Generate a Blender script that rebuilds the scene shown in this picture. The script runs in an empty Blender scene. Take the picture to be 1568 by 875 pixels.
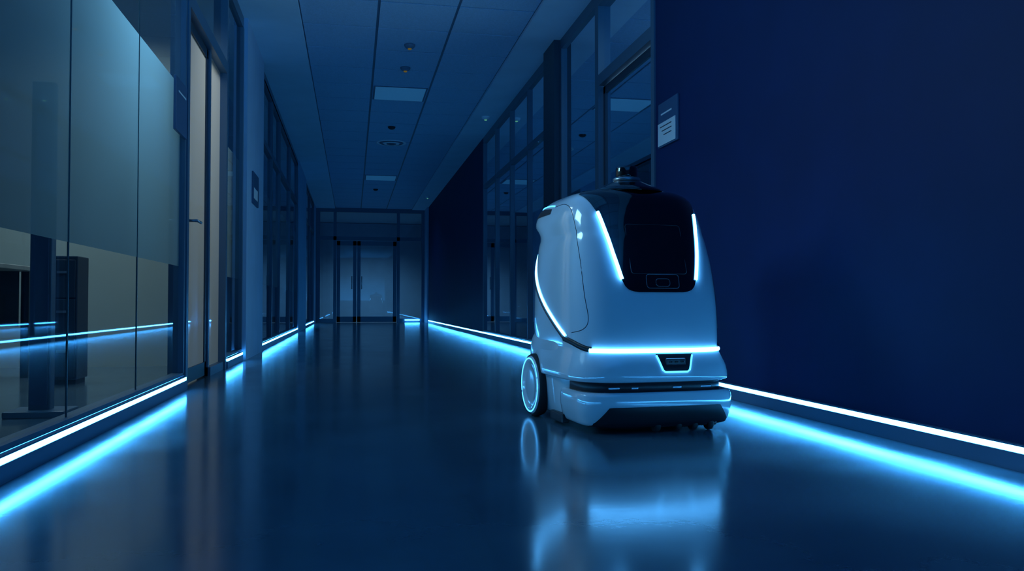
import bpy, bmesh, math, random
from mathutils import Vector, Matrix
random.seed(4)
S = bpy.context.scene
S.view_settings.view_transform = 'Standard'
S.view_settings.look = 'None'
col = S.collection

# ---------------------------------------------------------------- materials
def nodes_of(name):
    m = bpy.data.materials.new(name); m.use_nodes = True
    nt = m.node_tree; nt.nodes.clear()
    out = nt.nodes.new('ShaderNodeOutputMaterial')
    return m, nt, out

def pbr(name, c, rough=.5, metal=0., coat=0., noise=0.0, nscale=8., bump=0., bscale=60., spec=.5, rvar=0., glow=None):
    m, nt, out = nodes_of(name)
    b = nt.nodes.new('ShaderNodeBsdfPrincipled')
    b.inputs['Base Color'].default_value = (*c, 1)
    b.inputs['Roughness'].default_value = rough
    b.inputs['Metallic'].default_value = metal
    b.inputs['Coat Weight'].default_value = coat
    b.inputs['Coat Roughness'].default_value = .05
    b.inputs['Specular IOR Level'].default_value = spec
    if glow:
        b.inputs['Emission Color'].default_value = (*glow, 1); b.inputs['Emission Strength'].default_value = 1.
    tc = nt.nodes.new('ShaderNodeTexCoord')
    if noise > 0 or rvar > 0:
        n = nt.nodes.new('ShaderNodeTexNoise'); n.inputs['Scale'].default_value = nscale
        n.inputs['Detail'].default_value = 6
        nt.links.new(tc.outputs['Object'], n.inputs['Vector'])
        if noise > 0:
            r = nt.nodes.new('ShaderNodeValToRGB')
            r.color_ramp.elements[0].position = .3; r.color_ramp.elements[1].position = .7
            r.color_ramp.elements[0].color = (*[x*(1-noise) for x in c], 1)
            r.color_ramp.elements[1].color = (*[min(1, x*(1+noise)) for x in c], 1)
            nt.links.new(n.outputs['Fac'], r.inputs['Fac']); nt.links.new(r.outputs['Color'], b.inputs['Base Color'])
        if rvar > 0:
            mr = nt.nodes.new('ShaderNodeMapRange')
            mr.inputs['From Min'].default_value = .3; mr.inputs['From Max'].default_value = .7
            mr.inputs['To Min'].default_value = rough-rvar; mr.inputs['To Max'].default_value = rough+rvar
            nt.links.new(n.outputs['Fac'], mr.inputs['Value']); nt.links.new(mr.outputs['Result'], b.inputs['Roughness'])
    if bump > 0:
        n2 = nt.nodes.new('ShaderNodeTexNoise'); n2.inputs['Scale'].default_value = bscale
        n2.inputs['Detail'].default_value = 3
        nt.links.new(tc.outputs['Object'], n2.inputs['Vector'])
        bp = nt.nodes.new('ShaderNodeBump'); bp.inputs['Strength'].default_value = bump
        bp.inputs['Distance'].default_value = .002
        nt.links.new(n2.outputs['Fac'], bp.inputs['Height']); nt.links.new(bp.outputs['Normal'], b.inputs['Normal'])
    nt.links.new(b.outputs[0], out.inputs[0])
    return m

def emit(name, c, s):
    m, nt, out = nodes_of(name)
    e = nt.nodes.new('ShaderNodeEmission'); e.inputs[0].default_value = (*c, 1); e.inputs[1].default_value = s
    nt.links.new(e.outputs[0], out.inputs[0]); return m

def glass(name, tint, ior=1.5, frosted=0., fcol=(.4,.5,.55)):
    m, nt, out = nodes_of(name)
    tr = nt.nodes.new('ShaderNodeBsdfTransparent'); tr.inputs[0].default_value = (*tint, 1)
    base = tr.outputs[0]
    if frosted > 0:
        tl = nt.nodes.new('ShaderNodeBsdfTranslucent'); tl.inputs[0].default_value = (*fcol, 1)
        df = nt.nodes.new('ShaderNodeBsdfDiffuse'); df.inputs[0].default_value = (*[x*.6 for x in fcol], 1)
        mx = nt.nodes.new('ShaderNodeMixShader'); mx.inputs[0].default_value = .3
        nt.links.new(tl.outputs[0], mx.inputs[1]); nt.links.new(df.outputs[0], mx.inputs[2])
        m2 = nt.nodes.new('ShaderNodeMixShader'); m2.inputs[0].default_value = frosted
        nt.links.new(base, m2.inputs[1]); nt.links.new(mx.outputs[0], m2.inputs[2])
        base = m2.outputs[0]
    gl = nt.nodes.new('ShaderNodeBsdfGlossy'); gl.inputs['Roughness'].default_value = .02
    gl.inputs[0].default_value = (.9, .95, 1, 1)
    fr = nt.nodes.new('ShaderNodeFresnel'); fr.inputs[0].default_value = ior
    m3 = nt.nodes.new('ShaderNodeMixShader')
    nt.links.new(fr.outputs[0], m3.inputs[0]); nt.links.new(base, m3.inputs[1]); nt.links.new(gl.outputs[0], m3.inputs[2])
    nt.links.new(m3.outputs[0], out.inputs[0]); return m

M = {}
M['floor'] = pbr('polished_floor', (.085,.135,.17), .15, noise=.12, nscale=2.5, bump=.05, bscale=45, rvar=.025, spec=.9)
M['navy'] = pbr('navy_wall_paint', (.0025,.017,.085), .55, noise=.08, nscale=3, bump=.05, bscale=200, spec=.25)
M['plaster'] = pbr('plaster_paint', (.32,.48,.66), .6, noise=.05, nscale=3, bump=.05, bscale=150)
M['tile'] = pbr('ceiling_tile', (.36,.56,.76), .7, noise=.1, nscale=90)
M['tbar'] = pbr('ceiling_grid_metal', (.11,.17,.25), .5)
M['soffit'] = pbr('soffit_paint', (.56,.76,.9), .6, noise=.04, nscale=3)
M['frame'] = pbr('blue_grey_frame', (.085,.15,.22), .38, metal=.2)
M['framedark'] = pbr('dark_frame', (.03,.05,.075), .4, metal=.2)
M['joint'] = pbr('glass_joint', (.08,.12,.13), .4)
M['base'] = pbr('baseboard_metal', (.11,.18,.27), .35, metal=.4)
M['beige'] = pbr('beige_wall', (.36,.41,.39), .8, noise=.04, nscale=2)
M['white'] = pbr('robot_white_paint', (.84,.87,.90), .12, coat=1.)
M['black'] = pbr('robot_black_gloss', (.004,.005,.008), .06, coat=.7)
M['matte'] = pbr('robot_dark_plastic', (.012,.015,.022), .4)
M['grey'] = pbr('grey_metal', (.3,.34,.38), .3, metal=.7)
M['dgrey'] = pbr('dark_grey_line', (.05,.055,.065), .3)
M['rubber'] = pbr('rubber', (.015,.017,.02), .7)
M['led'] = emit('corridor_led', (.05,.40,1.), 40.)
M['rled'] = emit('robot_led', (.08,.43,1.), 17.)
M['ring'] = emit('wheel_light', (.06,.40,1.), 3.4)
M['clear'] = glass('clear_glass', (.52,.72,.82))
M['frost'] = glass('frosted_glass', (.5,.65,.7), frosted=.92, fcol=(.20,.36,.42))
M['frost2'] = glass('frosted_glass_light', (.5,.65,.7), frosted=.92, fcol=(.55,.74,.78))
M['frostw'] = glass('frosted_film', (.7,.75,.75), frosted=.92, fcol=(.62,.67,.64))
M['sign'] = pbr('sign_blue', (.04,.09,.18), .4)
M['paper'] = pbr('sign_paper', (.6,.66,.7), .6)
M['ink'] = pbr('sign_ink', (.03,.04,.06), .6)
M['panel'] = pbr('light_diffuser', (.85,.9,.95), .5)
M['panelglow'] = pbr('light_diffuser_standby', (.85,.9,.95), .5, glow=(.003,.025,.06))
M['wood'] = pbr('desk_laminate', (.35,.33,.30), .5, noise=.1, nscale=10)
M['green'] = emit('indicator_green', (.2,.8,.5), .35)
M['amber'] = emit('indicator_amber', (.8,.6,.15), .12)

# ---------------------------------------------------------------- mesh builder
class MB:
    def __init__(s): s.bm = bmesh.new(); s.mats = []
    def mi(s, k):
        if k not in s.mats: s.mats.append(k)
        return s.mats.index(k)
    def box(s, x0,x1,y0,y1,z0,z1, k, bev=0.):
        i = s.mi(k)
        vs = [s.bm.verts.new((x,y,z)) for x in (min(x0,x1),max(x0,x1)) for y in (y0,y1) for z in (z0,z1)]
        F = [(0,1,3,2),(4,6,7,5),(0,4,5,1),(2,3,7,6),(0,2,6,4),(1,5,7,3)]
        fs = [s.bm.faces.new([vs[j] for j in f]) for f in F]
        for f in fs: f.material_index = i
        if bev > 0:
            es = list({e for f in fs for e in f.edges})
            r = bmesh.ops.bevel(s.bm, geom=es, offset=bev, segments=2, affect='EDGES', profile=.5)
            for f in r['faces']: f.material_index = i
        return s
    def quad(s, pts, k):
        f = s.bm.faces.new([s.bm.verts.new(p) for p in pts]); f.material_index = s.mi(k); return s
    def grid(s, rows, k, closed=False, cap0=False, cap1=False, off=0., flip=False):
        i = s.mi(k)
        V = [[s.bm.verts.new(p) for p in r] for r in rows]
        fs = []
        for a in range(len(V)-1):
            n = len(V[a])
            for b in range(n if closed else n-1):
                q = [V[a][b], V[a][(b+1)%n], V[a+1][(b+1)%n], V[a+1][b]]
                if flip: q.reverse()
                f = s.bm.faces.new(q); f.smooth = True; f.material_index = i; fs.append(f)
        if cap0: f = s.bm.faces.new(V[0][::-1] if not flip else V[0]); f.material_index = i
        if cap1: f = s.bm.faces.new(V[-1] if not flip else V[-1][::-1]); f.material_index = i
        if off:
            s.bm.normal_update()
            for r in V:
                ns = [v.normal.copy() for v in r]
                for v, nn in zip(r, ns): v.co += nn*off
        return s
    def lathe(s, prof, k, axis='z', c=(0,0,0), seg=48):
        rows = []
        for r, h in prof:
            row = []
            for j in range(seg):
                a = 2*math.pi*j/seg
                if axis == 'z': row.append((c[0]+r*math.cos(a), c[1]+r*math.sin(a), c[2]+h))
                else: row.append((c[0]+h, c[1]+r*math.cos(a), c[2]+r*math.sin(a)))
            rows.append(row)
        return s.grid(rows, k, closed=True, cap0=True, cap1=True)
    def tube(s, pts, r, k, seg=8, closed=False, ry=None):
        pts = [Vector(p) for p in pts]; rows = []; n = len(pts)
        for j, p in enumerate(pts):
            if closed: t = pts[(j+1)%n]-pts[j-1]
            else: t = pts[min(j+1,n-1)]-pts[max(j-1,0)]
            t.normalize()
            up = Vector((0,0,1)) if abs(t.z) < .95 else Vector((0,1,0))
            u = t.cross(up).normalized(); v = u.cross(t).normalized()
            rows.append([tuple(p+u*(ry or r)*math.cos(2*math.pi*q/seg)+v*r*math.sin(2*math.pi*q/seg)) for q in range(seg)])
        if closed: rows.append(rows[0]); return s.grid(rows, k, closed=True)
        return s.grid(rows, k, closed=True, cap0=True, cap1=True)
    def done(s, name, parent=None, recalc=False):
        if recalc: bmesh.ops.recalc_face_normals(s.bm, faces=s.bm.faces[:])
        me = bpy.data.meshes.new(name); s.bm.to_mesh(me); s.bm.free()
        for k in s.mats: me.materials.append(M[k])
        o = bpy.data.objects.new(name, me); col.objects.link(o)
        if parent: o.parent = parent
        return o

XL, XR, H, YE = -.967, 1.971, 3.1, 22.4
YB = -2.5
# ---------------------------------------------------------------- shell
MB().box(-4.4,5.2,YB,27,-.1,0,'floor').done('floor')

# ceiling: tiles with T-bars + plaster side bands
c = MB()
tx = [-.47,.215,.90,1.585]
c.box(-4.4,5.2,YB,27,H+.02,H+.12,'tile')
y = YB; j = 0
while y < YE+.2:
    y2 = y+.68
    for a in range(3):
        c.box(tx[a]+.012, tx[a+1]-.012, y+.012, min(y2,YE+.3)-.012, H-.006, H+.02, 'tile')
    y = y2
c.box(tx[0], tx[3], YB, YE+.3, H+.004, H+.021, 'tbar')
c.box(XL-.1, tx[0], YB, YE+.3, H-.03, H+.02, 'soffit')
c.box(tx[3], XR+.1, YB, YE+.3, H-.03, H+.02, 'soffit')
c.done('ceiling')

# ---- left wall solid parts
w = MB()
w.box(XL-.12, XL+.035, 7.6, 8.97, 0, H, 'plaster')
w.box(XL-.12, XL+.02, 15.0, 17.4, 0, H, 'plaster')
w.box(XL-.12, XL, 21.2, YE, 0, H, 'plaster')
w.box(XL-.1, XL-.0, YB, 7.6, 3.0, H, 'frame')
w.box(XL-.1, XL-.0, 8.97, 15, 2.96, H, 'frame')
w.box(XL-.1, XL-.0, 17.4, 21.2, 2.96, H, 'frame')
w.done('wall_left')
# ---- right wall solid parts
w = MB()
w.box(XR, XR+.14, YB, 5.11, 0, H, 'navy')
w.box(XR-.06, XR+.14, 7.65, 8.10, 0, H, 'framedark')
w.box(XR, XR+.14, 12.4, 21.6, 0, H, 'navy')
w.box(XR-.04, XR+.14, 21.6, YE, 0, H, 'plaster')
w.box(XR, XR+.1, 5.11, 7.65, 3.0, H, 'frame')
w.box(XR, XR+.1, 8.10, 12.4, 3.0, H, 'frame')
w.done('wall_right')

def window(name, side, y0, y1, joints, posts=(), fro=(.72,1.77), post_w=.05, top=3.0, mid=None, fk='frost'):
    X = XL if side < 0 else XR
    s = side
    b = MB()
    xo = X; xi = X + s*.06; xg = X + s*.025
    b.box(xo, xi, y0, y1, .0, .055, 'frame')
    b.box(xo, xi, y0, y1, .082, .10, 'frame')
    b.box(xo+s*.02, xi, y0, y1, .055, .082, 'framedark')
    b.box(xo, xi, y0, y1, top-.03, top, 'frame')
    for p in [y0+post_w/2, y1-post_w/2, *posts]:
        b.box(xo-s*.004, xi, p-post_w/2, p+post_w/2, .10, top-.03, 'frame')
    if mid: b.box(xo-s*.003, xi, y0, y1, mid-.03, mid+.03, 'frame')
    for p in joints:
        b.box(xg-.003, xg+.003, p-.003, p+.003, .10, top-.03, 'joint')
    def q(z0, z1, k):
        b.quad([(xg,y0,z0),(xg,y1,z0),(xg,y1,z1),(xg,y0,z1)], k)
    q(.10, fro[0], 'clear'); q(fro[0], fro[1], fk); q(fro[1], top-.03, 'clear')
    return b.done(name)

window('window_1', -1, YB, 5.06, [.2,1.2,2.2,3.143,4.085], post_w=.04)
window('window_2', -1, 6.62, 7.6, [])
window('window_3', -1, 8.97, 15.0, [], posts=[10.3, 11.4, 13.2], mid=2.3)
window('window_4', -1, 17.4, 21.2, [], posts=[19.3], mid=2.3)
window('window_5', 1, 6.42, 7.65, [], fro=(.72,2.96), post_w=.06, fk='frost2')
window('window_6', 1, 8.10, 12.4, [], posts=[9.15,10.2,11.3], fro=(.72,1.9), mid=2.3, fk='frost2')

# ---- doors
def door(name, side, y0, y1, top=2.28, side_light=None):
    X = XL if side < 0 else XR
    s = side; b = MB()
    o = X - s*.012; i = X + s*.09
    b.box(o,i,y0,y0+.06,0,3.0,'frame'); b.box(o,i,y1-.06,y1,0,3.0,'frame')
    b.box(o,i,y0+.06,y1-.06,top,top+.09,'frame'); b.box(o,i,y0+.06,y1-.06,2.94,3.0,'frame')
    xg = X+s*.04
    b.quad([(xg,y0,top+.09),(xg,y1,top+.09),(xg,y1,2.94),(xg,y0,2.94)],'clear')
    ye = y1-.06
    if side_light:
        ye = side_light
        b.box(o+s*.03,i,ye,ye+.05,0,top,'frame')
        b.quad([(xg,ye,.05),(xg,y1,.05),(xg,y1,top),(xg,ye,top)],'frostw')
        b.box(X,i,ye,y1,0,.06,'frame')
    # leaf
    l0, l1 = y0+.065, ye-.005
    a, bb = X+s*.03, X+s*.05
    lw = .05
    b.box(a,bb,l0,l0+lw,.01,top-.01,'framedark'); b.box(a,bb,l1-lw,l1,.01,top-.01,'framedark')
    b.box(a,bb,l0,l1,top-.07,top-.01,'framedark'); b.box(a,bb,l0,l1,.01,.10,'framedark')
    b.quad([(xg,l0,.1),(xg,l1,.1),(xg,l1,1.67),(xg,l0,1.67)],'frostw' if s<0 else 'frost2')
    b.quad([(xg,l0,1.67),(xg,l1,1.67),(xg,l1,top-.07),(xg,l0,top-.07)],'frostw')
    hy = l0+.03
    b.tube([(X-s*.0,hy,1.0),(X-s*.05,hy,1.0),(X-s*.05,hy+.13,1.0)],.009,'grey')
    return b.done(name)
door('door_1', -1, 5.06, 6.62, side_light=5.98)
door('door_2', 1, 5.11, 6.42)

# ---- end wall with glazed double door
e = MB()
def er(x0,x1,z0,z1,k='frame',t=.08): e.box(x0,x1,YE,YE+t,z0,z1,k)
er(XL,XR,2.98,H); er(XL,-.86,0,2.98); er(1.85,XR,0,2.98)
for xx in (-.47,1.22): er(xx-.04,xx+.04,0,2.98)
er(-.86,1.85,2.22,2.32); er(-.86,-.51,0,.1); er(1.26,1.85,0,.1)
for (a,b2) in ((-.42,.10),(.12,1.17)):
    e.box(a,a+.09,YE+.02,YE+.07,.01,2.2,'frame'); e.box(b2-.09,b2,YE+.02,YE+.07,.01,2.2,'frame')
    e.box(a,b2,YE+.02,YE+.07,2.08,2.2,'frame'); e.box(a,b2,YE+.02,YE+.07,.01,.16,'frame')
    e.tube([(b2-.12 if a<0 else a+.12,YE-.03,.9),(b2-.12 if a<0 else a+.12,YE-.03,1.25)],.012,'grey')
e.quad([(-.86,YE+.04,0.05),(1.85,YE+.04,.05),(1.85,YE+.04,2.98),(-.86,YE+.04,2.98)],'clear')
e.done('door_3')

# ---- rooms around
MB().box(-4.4,-4.2,YB,27,0,H,'beige').done('wall_left_outer')
MB().box(-4.2,XL-.12,7.0,7.1,0,H,'beige').done('wall_left_partition')
MB().box(-4.2,XL-.12,15.2,15.3,0,H,'plaster').done('wall_left_partition.001')
MB().box(5.0,5.2,YB,27,0,H,'beige').done('wall_right_outer')
MB().box(XR+.14,5.0,4.9,5.0,0,H,'plaster').done('wall_right_partition')
MB().box(XR+.14,5.0,12.5,12.6,0,H,'plaster').done('wall_right_partition.001')
MB().box(XR+.14,5.0,7.8,7.9,0,H,'plaster').done('wall_right_partition.002')
MB().box(-4.2,5.0,26.8,27,0,H,'plaster').done('wall_back')

# ---- baseboards + LED trims
def base(name, X, s, y0, y1):
    b = MB(); b.box(X-s*.018, X, y0, y1, 0, .054,'base'); b.box(X-s*.018, X, y0, y1, .074, .080,'base'); return b.done(name)
def strip(name, X, s, y0, y1):
    return MB().box(X-s*.016, X-s*.002, y0, y1, .055, .073,'led').done(name)
L = [(YB,5.06),(6.66,7.56),(9.0,14.95),(17.5,21.1)]
R = [(YB,5.09),(6.46,7.58),(8.14,21.5)]
for k,(a,b) in enumerate(L):
    base('baseboard_left' if k==0 else 'baseboard_left.%03d'%k, XL, -1, a, b); strip('trim_%d'%(k+1), XL, -1, a, b)
for k,(a,b) in enumerate(R):
    base('baseboard_right' if k==0 else 'baseboard_right.%03d'%k, XR, 1, a, b); strip('trim_%d'%(k+11), XR, 1, a, b)
# short LED run beside the end door
MB().box(1.4,1.8,YE-.02,YE-.002,.055,.073,'led').done('trim_22')

# ---- signs
s = MB()
s.box(XR-.014,XR,4.71,5.03,1.515,1.80,'sign',.002)
s.box(XR-.017,XR-.013,4.74,5.03,1.525,1.67,'paper')
for q in range(3): s.box(XR-.0185,XR-.0165,4.80,4.99-.03*q,1.64-.028*q,1.646-.028*q,'ink')
s.box(XR-.016,XR-.013,4.80,4.98,1.72,1.73,'paper')
s.done('wall_sign')
s = MB(); s.box(XL-.001,XL+.014,4.72,5.02,1.46,1.76,'sign',.002); s.box(XL+.013,XL+.016,4.78,4.98,1.68,1.69,'paper'); s.done('wall_sign.001')
s = MB(); s.box(XL+.035,XL+.05,7.95,8.4,1.45,1.75,'sign',.002); s.box(XL+.049,XL+.052,8.0,8.3,1.5,1.6,'paper'); s.done('wall_sign.002')

# ---- ceiling fittings
def lp(name, x, y):
    b = MB(); b.box(x-.32,x+.32,y-.32,y+.32,H-.014,H-.004,'tbar'); b.box(x-.30,x+.30,y-.30,y+.30,H-.018,H-.012,'panelglow'); return b.done(name)
lp('ceiling_light_panel', .557, 10.08); lp('ceiling_light_panel.001', .557, 16.9)
def vent(name,x,y):
    b = MB()
    for q in range(4):
        ra = .24-.055*q
        b.lathe([(ra,0),(ra,-.008-.006*q),(ra-.03,-.012-.006*q),(ra-.032,0)],'tbar' if q%2 else 'panel',c=(x,y,H-.004))
    return b.done(name)
vent('ceiling_air_vent', .6, 13.2)
def det(name,x,y,k='panel',z=H-.004,ind=None):
    b = MB(); b.lathe([(.055,0),(.055,-.015),(.04,-.035),(.02,-.042)],k,c=(x,y,z))
    if ind: b.lathe([(.02,-.04),(.018,-.05),(.008,-.054)],ind,c=(x,y,z))
    return b.done(name)
det('smoke_detector', .55, 8.15,'tbar', ind='amber'); det('smoke_detector.001',.557,8.95,'tbar',ind='amber')
det('smoke_detector.002', .55, 12.0,'matte'); det('smoke_detector.003', 1.78, 11.0, z=H-.03, ind='green')
det('smoke_detector.004', .5, 18.6,'matte'); det('smoke_detector.005', 1.75, 19.5, z=H-.03, ind='green')

# ---- furniture in left room
d = MB()
d.box(-3.6,-2.1,5.4,6.15,.72,.75,'wood',.004)
for (x,y) in ((-3.55,5.45),(-2.2,5.45),(-3.55,6.05),(-2.2,6.05)): d.box(x,x+.05,y,y+.05,0,.72,'matte')
d.box(-3.5,-2.2,6.0,6.02,.35,.72,'matte')
d.done('office_desk')
d = MB()
d.box(-1.84,-1.68,5.5,5.72,.03,.80,'framedark',.006)
for q in range(3): d.box(-1.83,-1.69,5.485,5.5,.05+.245*q,.285+.245*q,'framedark',.003); d.box(-1.79,-1.73,5.47,5.486,.20+.245*q,.215+.245*q,'grey')
d.box(-1.83,-1.69,5.52,5.70,0,.03,'rubber')
d.done('filing_cabinet')
k = MB()
k.box(-1.41,-1.32,3.97,4.03,.0,1.5,'frame',.006)
k.box(-1.40,-1.33,3.96,3.98,.05,1.45,'sign')
k.box(-1.49,-1.24,3.9,4.1,.0,.03,'frame',.006)
k.done('display_stand')

# ---------------------------------------------------------------- robot
LV = [(.195,.338,-.354,.33,4.),(.205,.351,-.370,.36,4.),(.25,.347,-.368,.38,4.),(.295,.335,-.353,.40,3.8),(.32,.327,-.343,.41,3.8),
(.345,.327,-.341,.415,3.8),(.45,.329,-.338,.42,3.7),(.55,.326,-.325,.42,3.7),(.65,.320,-.302,.415,3.7),(.75,.311,-.272,.405,3.6),
(.79,.303,-.256,.395,3.6),(.82,.303,-.245,.41,3.55),(.86,.303,-.230,.475,3.5),(.90,.294,-.212,.475,3.4),(.93,.281,-.194,.45,3.3),(.952,.264,-.172,.41,3.2),
(.970,.238,-.138,.36,3.),(.982,.195,-.09,.29,2.8),(.989,.125,-.02,.19,2.5),(.991,.03,.05,.11,2.)]
def cr(p0,p1,p2,p3,t):
    return tuple(.5*((2*b)+(-a+c_)*t+(2*a-5*b+4*c_-d_)*t*t+(-a+3*b-3*c_+d_)*t**3) for a,b,c_,d_ in zip(p0,p1,p2,p3))
def dense(lv, n=5):
    o = []
    for i in range(len(lv)-1):
        for q in range(n):
            o.append(cr(lv[max(i-1,0)],lv[i],lv[i+1],lv[min(i+2,len(lv)-1)],q/n))
    o.append(lv[-1]); return o
D = dense(LV)
RN = 1.8
def at(z, T=D):
    if z <= T[0][0]: return T[0]
    for i in range(len(T)-1):
        if T[i][0] <= z <= T[i+1][0]:
            t = (z-T[i][0])/max(1e-9,T[i+1][0]-T[i][0])
            return tuple(a+(b-a)*t for a,b in zip(T[i],T[i+1]))
    return T[-1]
def ell(w,b,yc,n,a,z):
    c_,s_ = math.cos(a),math.sin(a)
    if s_ > 0: n = n+RN
    return (w*math.copysign(abs(c_)**(2/n),c_), yc+b*math.copysign(abs(s_)**(2/n),s_), z)
def ring(l, seg=112):
    z,w,yf,yr,n = l
    yc=(yf+yr)/2; b=(yr-yf)/2
    return [ell(w,b,yc,n,2*math.pi*j/seg,z) for j in range(seg)]
def PA(adeg, z, off=0., T=D):
    z_,w,yf,yr,n = at(z,T); yc=(yf+yr)/2; b=(yr-yf)/2
    return ell(w+off,b+off,yc,n,math.radians(adeg),z)
def FY(x, z, T=D, off=0., l=None):
    z_,w,yf,yr,n = l or at(z,T); yc=(yf+yr)/2; b=(yr-yf)/2
    u = min(.999,abs(x)/w)
    return (x, yc-b*(1-u**n)**(1/n)-off, z_ if l else z)
def SX(y, z, sgn=-1, T=D, off=0.):
    z_,w,yf,yr,n = at(z,T); yc=(yf+yr)/2; b=(yr-yf)/2
    if y > yc: n = n+RN
    u = min(.999,abs(y-yc)/b)
    return (sgn*(w*(1-u**n)**(1/n)+off), y, z)
def smooth(pts, n=8):
    o=[]
    for i in range(len(pts)-1):
        for q in range(n): o.append(cr(pts[max(i-1,0)],pts[i],pts[i+1],pts[min(i+2,len(pts)-1)],q/n))
    o.append(pts[-1]); return o
def interp(tab, z):
    if z<=tab[0][0]: return tab[0][1]
    for (a,b),(c_,d_) in zip(tab,tab[1:]):
        if a<=z<=c_: return b+(d_-b)*(z-a)/(c_-a)
    return tab[-1][1]

robot = bpy.data.objects.new('cleaning_robot', None); col.objects.link(robot)
robot.location = (1.165,3.37,0); robot.rotation_euler = (0,0,math.radians(5))

b = MB(); b.grid([ring(l) for l in D],'white',closed=True,cap0=True,cap1=True); b.done('body_shell',robot)
# rear chassis / wheel housing
CH = dense([(.03,.30,-.14,.36,5.),(.05,.315,-.155,.39,5.),(.12,.328,-.165,.41,5.),(.22,.333,-.17,.42,5.),(.30,.333,-.165,.43,5.),(.36,.322,-.15,.41,5.),(.39,.295,-.12,.37,5.)])
b = MB(); b.grid([ring(l) for l in CH],'white',closed=True,cap0=True,cap1=True); b.done('chassis',robot)
# front bumper
BU = dense([(.025,.30,-.345,.0,4.),(.035,.318,-.362,.0,4.),(.08,.331,-.374,.0,4.),(.12,.334,-.376,.0,4.),(.148,.330,-.372,.0,4.),(.158,.318,-.36,.0,4.)])
b = MB(); b.grid([ring(l) for l in BU],'white',closed=True,cap0=True,cap1=True); b.done('front_bumper',robot)
ST=[(.14,.305,-.338,.1,4.),(.21,.305,-.338,.1,4.)]
b = MB(); b.grid([ring(l) for l in ST],'matte',closed=True,cap0=True,cap1=True)
for xx,ww in ((-.2,.05),(-.12,.03),(.06,.04),(.19,.05)):
    p = FY(xx,.175,T=ST); b.box(p[0]-ww/2,p[0]+ww/2,p[1]-.004,p[1]+.01,.168,.178,'grey',.003)
b.done('sensor_slot',robot)
b = MB(); b.grid([ring(l) for l in [(.010,.26,-.31,.28,4.),(.04,.29,-.335,.30,4.)]],'matte',closed=True,cap0=True,cap1=True)
for xx in (-.03,.06,.13,.2):
    b.lathe([(.022,-.012),(.026,-.006),(.026,.006),(.022,.012)],'rubber',axis='x',c=(xx,-.335,.026),seg=20)
b.box(-.05,.23,-.35,-.30,.02,.045,'matte',.005)
b.done('underbody_brush',robot)
# black mouth panel on bumper
rows=[]
for q in range(9):
    t=q/8; row=[]
    for i in range(41):
        u=-1+2*i/40; x=.295*u
        zt = .104 if abs(x)<.235 else .104-(abs(x)-.235)/.06*.075
        row.append(FY(x,.027+(zt-.027)*t,T=BU))
    rows.append(row)
b=MB(); b.grid(rows,'matte',off=.003); b.done('bumper_panel',robot)

# visor
HW=[(.546,.093),(.549,.118),(.556,.136),(.57,.150),(.60,.163),(.70,.185),(.80,.203),(.87,.216),(.93,.235),(.96,.244)]
rows=[]
zs=[.546+.0025*i for i in range(10)]+[.575+.012*i for i in range(29)]
lv=[at(z) for z in zs if z<.93]+[l for l in D if l[0]>=.93 and l[1]>.06]
for l in lv:
    hw=min(interp(HW,l[0]),.93*l[1])
    rows.append([FY(hw*(-1+2*i/40),0,l=l) for i in range(41)])
b=MB(); b.grid(rows,'black',off=.0035); b.done('visor',robot)
b=MB()
for sg in (-1,1):
    pts=[]
    for i in range(24):
        z=.598+(.872-.598)*i/23; pts.append(FY(sg*(interp(HW,z)-.002),z,off=.0055))
    b.tube(pts,.0068,'rled',seg=10)
b.done('visor_lights',robot)
b=MB()
def rrect(cx,cz,w_,h_,r_):
    pts=[]
    for (sx,sz,a0) in ((1,1,0),(-1,1,90),(-1,-1,180),(1,-1,270)):
        for q in range(6):
            a=math.radians(a0+q*18); pts.append((cx+sx*(w_/2-r_)+r_*math.cos(a),cz+sz*(h_/2-r_)+r_*math.sin(a)))
    return pts
for (cx,cz,w_,h_) in ((0,.72,.24,.20),(0.01,.59,.14,.055),(.01,.585,.06,.03)):
    pts=[FY(x,z,off=.005) for x,z in rrect(cx,cz,w_,h_,.012)]
    b.tube(pts,.0014,'grey' if w_<.2 else 'dgrey',seg=6,closed=True)
b.done('visor_screen',robot)

# front light bar with U notch around sensor
b=MB()
zb=.318
def ang_pts(a0,a1,z,off,n=40): return [PA(a0+(a1-a0)*i/n,z,off) for i in range(n+1)]
b.tube(ang_pts(-138,-40,zb,.002,60),.0085,'rled',seg=10,ry=.006)
u=[(-.035,.300),(-.03,.288),(-.015,.243),(-.005,.236),(.09,.236),(.10,.243),(.115,.288),(.12,.300)]
b.tube([FY(x,z,off=.003) for x,z in u],.0036,'ring',seg=8)
b.done('front_light_bar',robot)
b=MB()
rows=[]
for q in range(8):
    z=.238+.066*q/7; hw=.058+.022*q/7
    rows.append([FY(.0425+hw*(-1+2*i/12),z) for i in range(13)])
b.grid(rows,'matte',off=.002)
p=FY(.04,.275); b.box(.0,.085,p[1]-.008,p[1]+.01,.262,.288,'dgrey',.004)
for xx in (.02,.045,.07): b.lathe([(.008,0),(.008,.006)],'black',c=(xx,p[1]-.008,.272),seg=12)
b.done('front_sensor',robot)

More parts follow.
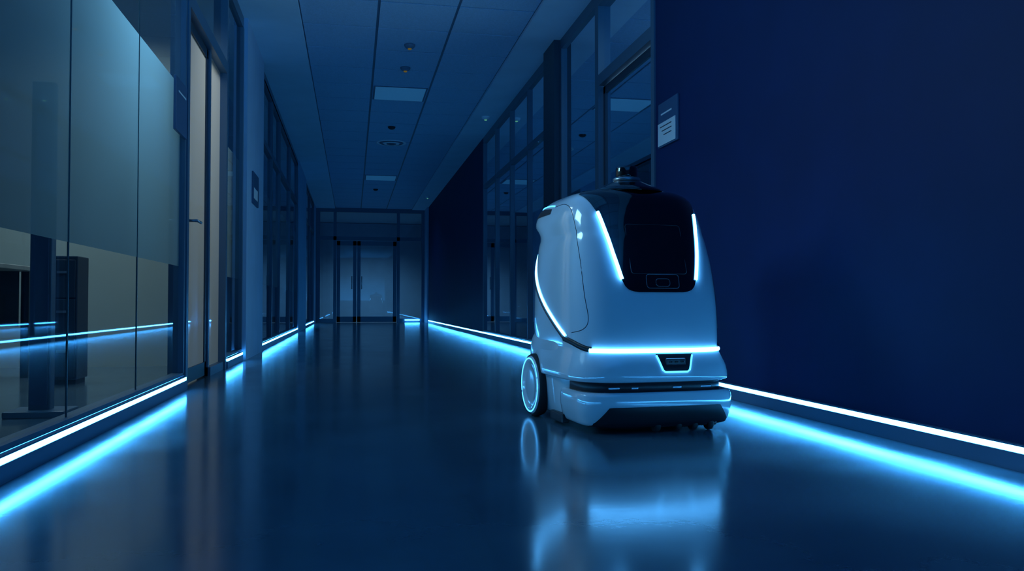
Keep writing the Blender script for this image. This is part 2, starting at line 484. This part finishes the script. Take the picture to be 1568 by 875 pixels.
# side lights, seams, dark bands, handle
b=MB()
side=smooth([(.375,.775),(.355,.72),(.31,.64),(.235,.565),(.14,.50),(.05,.452),(-.035,.41),(-.115,.372)])
for sg in (-1,1):
    b.tube([SX(y_,z_,sg,off=.001) for y_,z_ in side],.0055,'rled',seg=8)
    b.tube([SX(y_,z_,sg,off=-.002) for y_,z_ in smooth([(.435,.930),(.33,.94),(.22,.938),(.14,.930)])],.0046,'ring',seg=8)
b.done('side_lights',robot)
b=MB()
for sg in (-1,1):
    b.tube([SX(y_+.014,z_-.012,sg,off=-.001) for y_,z_ in side],.008,'matte',seg=8)
    b.tube([SX(y_,z_,sg,off=-.0005) for y_,z_ in smooth([(.12,.925),(0.02,.925),(-.05,.905),(-.10,.86),(-.145,.78),(-.20,.66),(-.24,.53),(-.262,.44),(-.24,.40),(-.17,.385)])],.0016,'matte',seg=6)
    rows=[]
    for q in range(6):
        rows.append([SX(.16+.25*i/12,.897+.033*q/5*(1-.3*abs(i/6-1)),sg) for i in range(13)])
    b.grid(rows,'matte',off=.002 if sg>0 else -.002)
a=[PA(-172,.36,.001),PA(-168,.356,.001),PA(-160,.346,.001),PA(-152,.335,.001),PA(-144,.325,.001),PA(-136,.32,.001)]
b.tube(smooth([tuple(p) for p in a],5),.012,'matte',seg=8,ry=.005)
a=[(-p[0],p[1],p[2]) for p in a]
b.tube(smooth(a,5),.012,'matte',seg=8,ry=.005)
b.done('seams',robot)

# wheels
for sg,nm in ((-1,'wheel_a'),(1,'wheel_b')):
    b=MB(); cc=(sg*.336,.245,.139)
    b.lathe([(.118,sg*-.03),(.134,sg*-.024),(.139,sg*-.012),(.139,sg*.012),(.134,sg*.022),(.128,sg*.024)],'rubber',axis='x',c=cc,seg=64)
    b.lathe([(.129,sg*.0),(.129,sg*.024),(.122,sg*.030),(.10,sg*.030),(.095,sg*.026),(.06,sg*.028),(.02,sg*.030),(.004,sg*.030)],'white',axis='x',c=cc,seg=64)
    b.tube([(cc[0]+sg*.029,cc[1]+.118*math.cos(2*math.pi*i/64),cc[2]+.118*math.sin(2*math.pi*i/64)) for i in range(64)],.0036,'ring',seg=8,closed=True)
    b.done(nm,robot,recalc=True)
b=MB()
for sg in (-1,1):
    b.box(sg*.30,sg*.332,-.10,.06,.012,.05,'matte',.006)
b.done('skid',robot)
# lidar turret
b=MB()
b.lathe([(.165,.975),(.15,.988),(.125,1.0),(.085,1.018),(.06,1.03)],'black',c=(0,.0,0),seg=64)
b.lathe([(.058,1.028),(.060,1.034),(.060,1.042),(.054,1.046)],'grey',c=(0,0,0),seg=48)
b.lathe([(.046,1.044),(.0475,1.055),(.0475,1.086),(.044,1.093),(.02,1.095)],'black',c=(0,0,0),seg=48)
b.done('lidar_turret',robot)

# ---------------------------------------------------------------- lights
def area(name, loc, sx, sy, p, c_, tgt=None, spread=None):
    l = bpy.data.lights.new(name,'AREA'); l.shape='RECTANGLE'; l.size=sx; l.size_y=sy; l.energy=p; l.color=c_
    if spread: l.spread=math.radians(spread)
    o = bpy.data.objects.new(name,l); o.location=loc; col.objects.link(o)
    if tgt: o.rotation_euler=(Vector(tgt)-Vector(loc)).to_track_quat('-Z','Y').to_euler()
    return o
BL=(.035,.36,1.)
area('corridor_ceiling_fill',(.2,4.4,3.04),1.2,4.0,4.5,BL)  # added blue fill above the frame, no fixture there
area('rear_uplight_fill',(.5,-2.3,1.4),2.6,1.6,40,BL,tgt=(.5,2.7,4.06),spread=60)  # added fill behind the camera, tilted up to brighten the ceiling
area('room_lamp_left',(-2.6,4.4,3.0),1.6,3.0,10,(.36,.76,1.),spread=130)
area('room_lamp_left_warm',(-1.9,6.1,2.9),1.0,.6,26,(.92,.96,.92),spread=140)
area('left_side_fill',(-1.8,4.3,2.45),.9,.9,18,(.42,.74,1.),tgt=(1.9,3.3,.6),spread=100)  # added unseen fill through left glass, for robot side and right wall
area('room_lamp_left_far',(-2.6,12,3.0),1.5,4,12,(.22,.58,1.),spread=110)
area('room_lamp_right',(3.4,6.4,3.0),1.2,1.8,160,(.55,.85,1.),spread=165)
area('room_lamp_right_far',(3.7,10.2,3.0),1.2,3,36,(.30,.65,1.),spread=120)
area('lobby_lamp',(.5,24.6,3.0),2,2,48,(.38,.72,1.),spread=120)
area('corridor_far_fill',(.55,19.6,3.07),1.2,1.2,7,BL,spread=130)  # added blue fill for the far end, not an actual fixture
wd = bpy.data.worlds.new('World'); S.world = wd; wd.use_nodes=True
bg = wd.node_tree.nodes['Background']; bg.inputs[0].default_value=(.04,.28,.8,1); bg.inputs[1].default_value=.13

cam = bpy.data.cameras.new('camera'); cam.sensor_width=36; cam.lens=28.7; cam.clip_start=.02
co = bpy.data.objects.new('camera',cam); col.objects.link(co)
co.location=(0,0,.5); co.rotation_euler=(math.radians(91.3),0,math.radians(-11.05))
S.camera=co
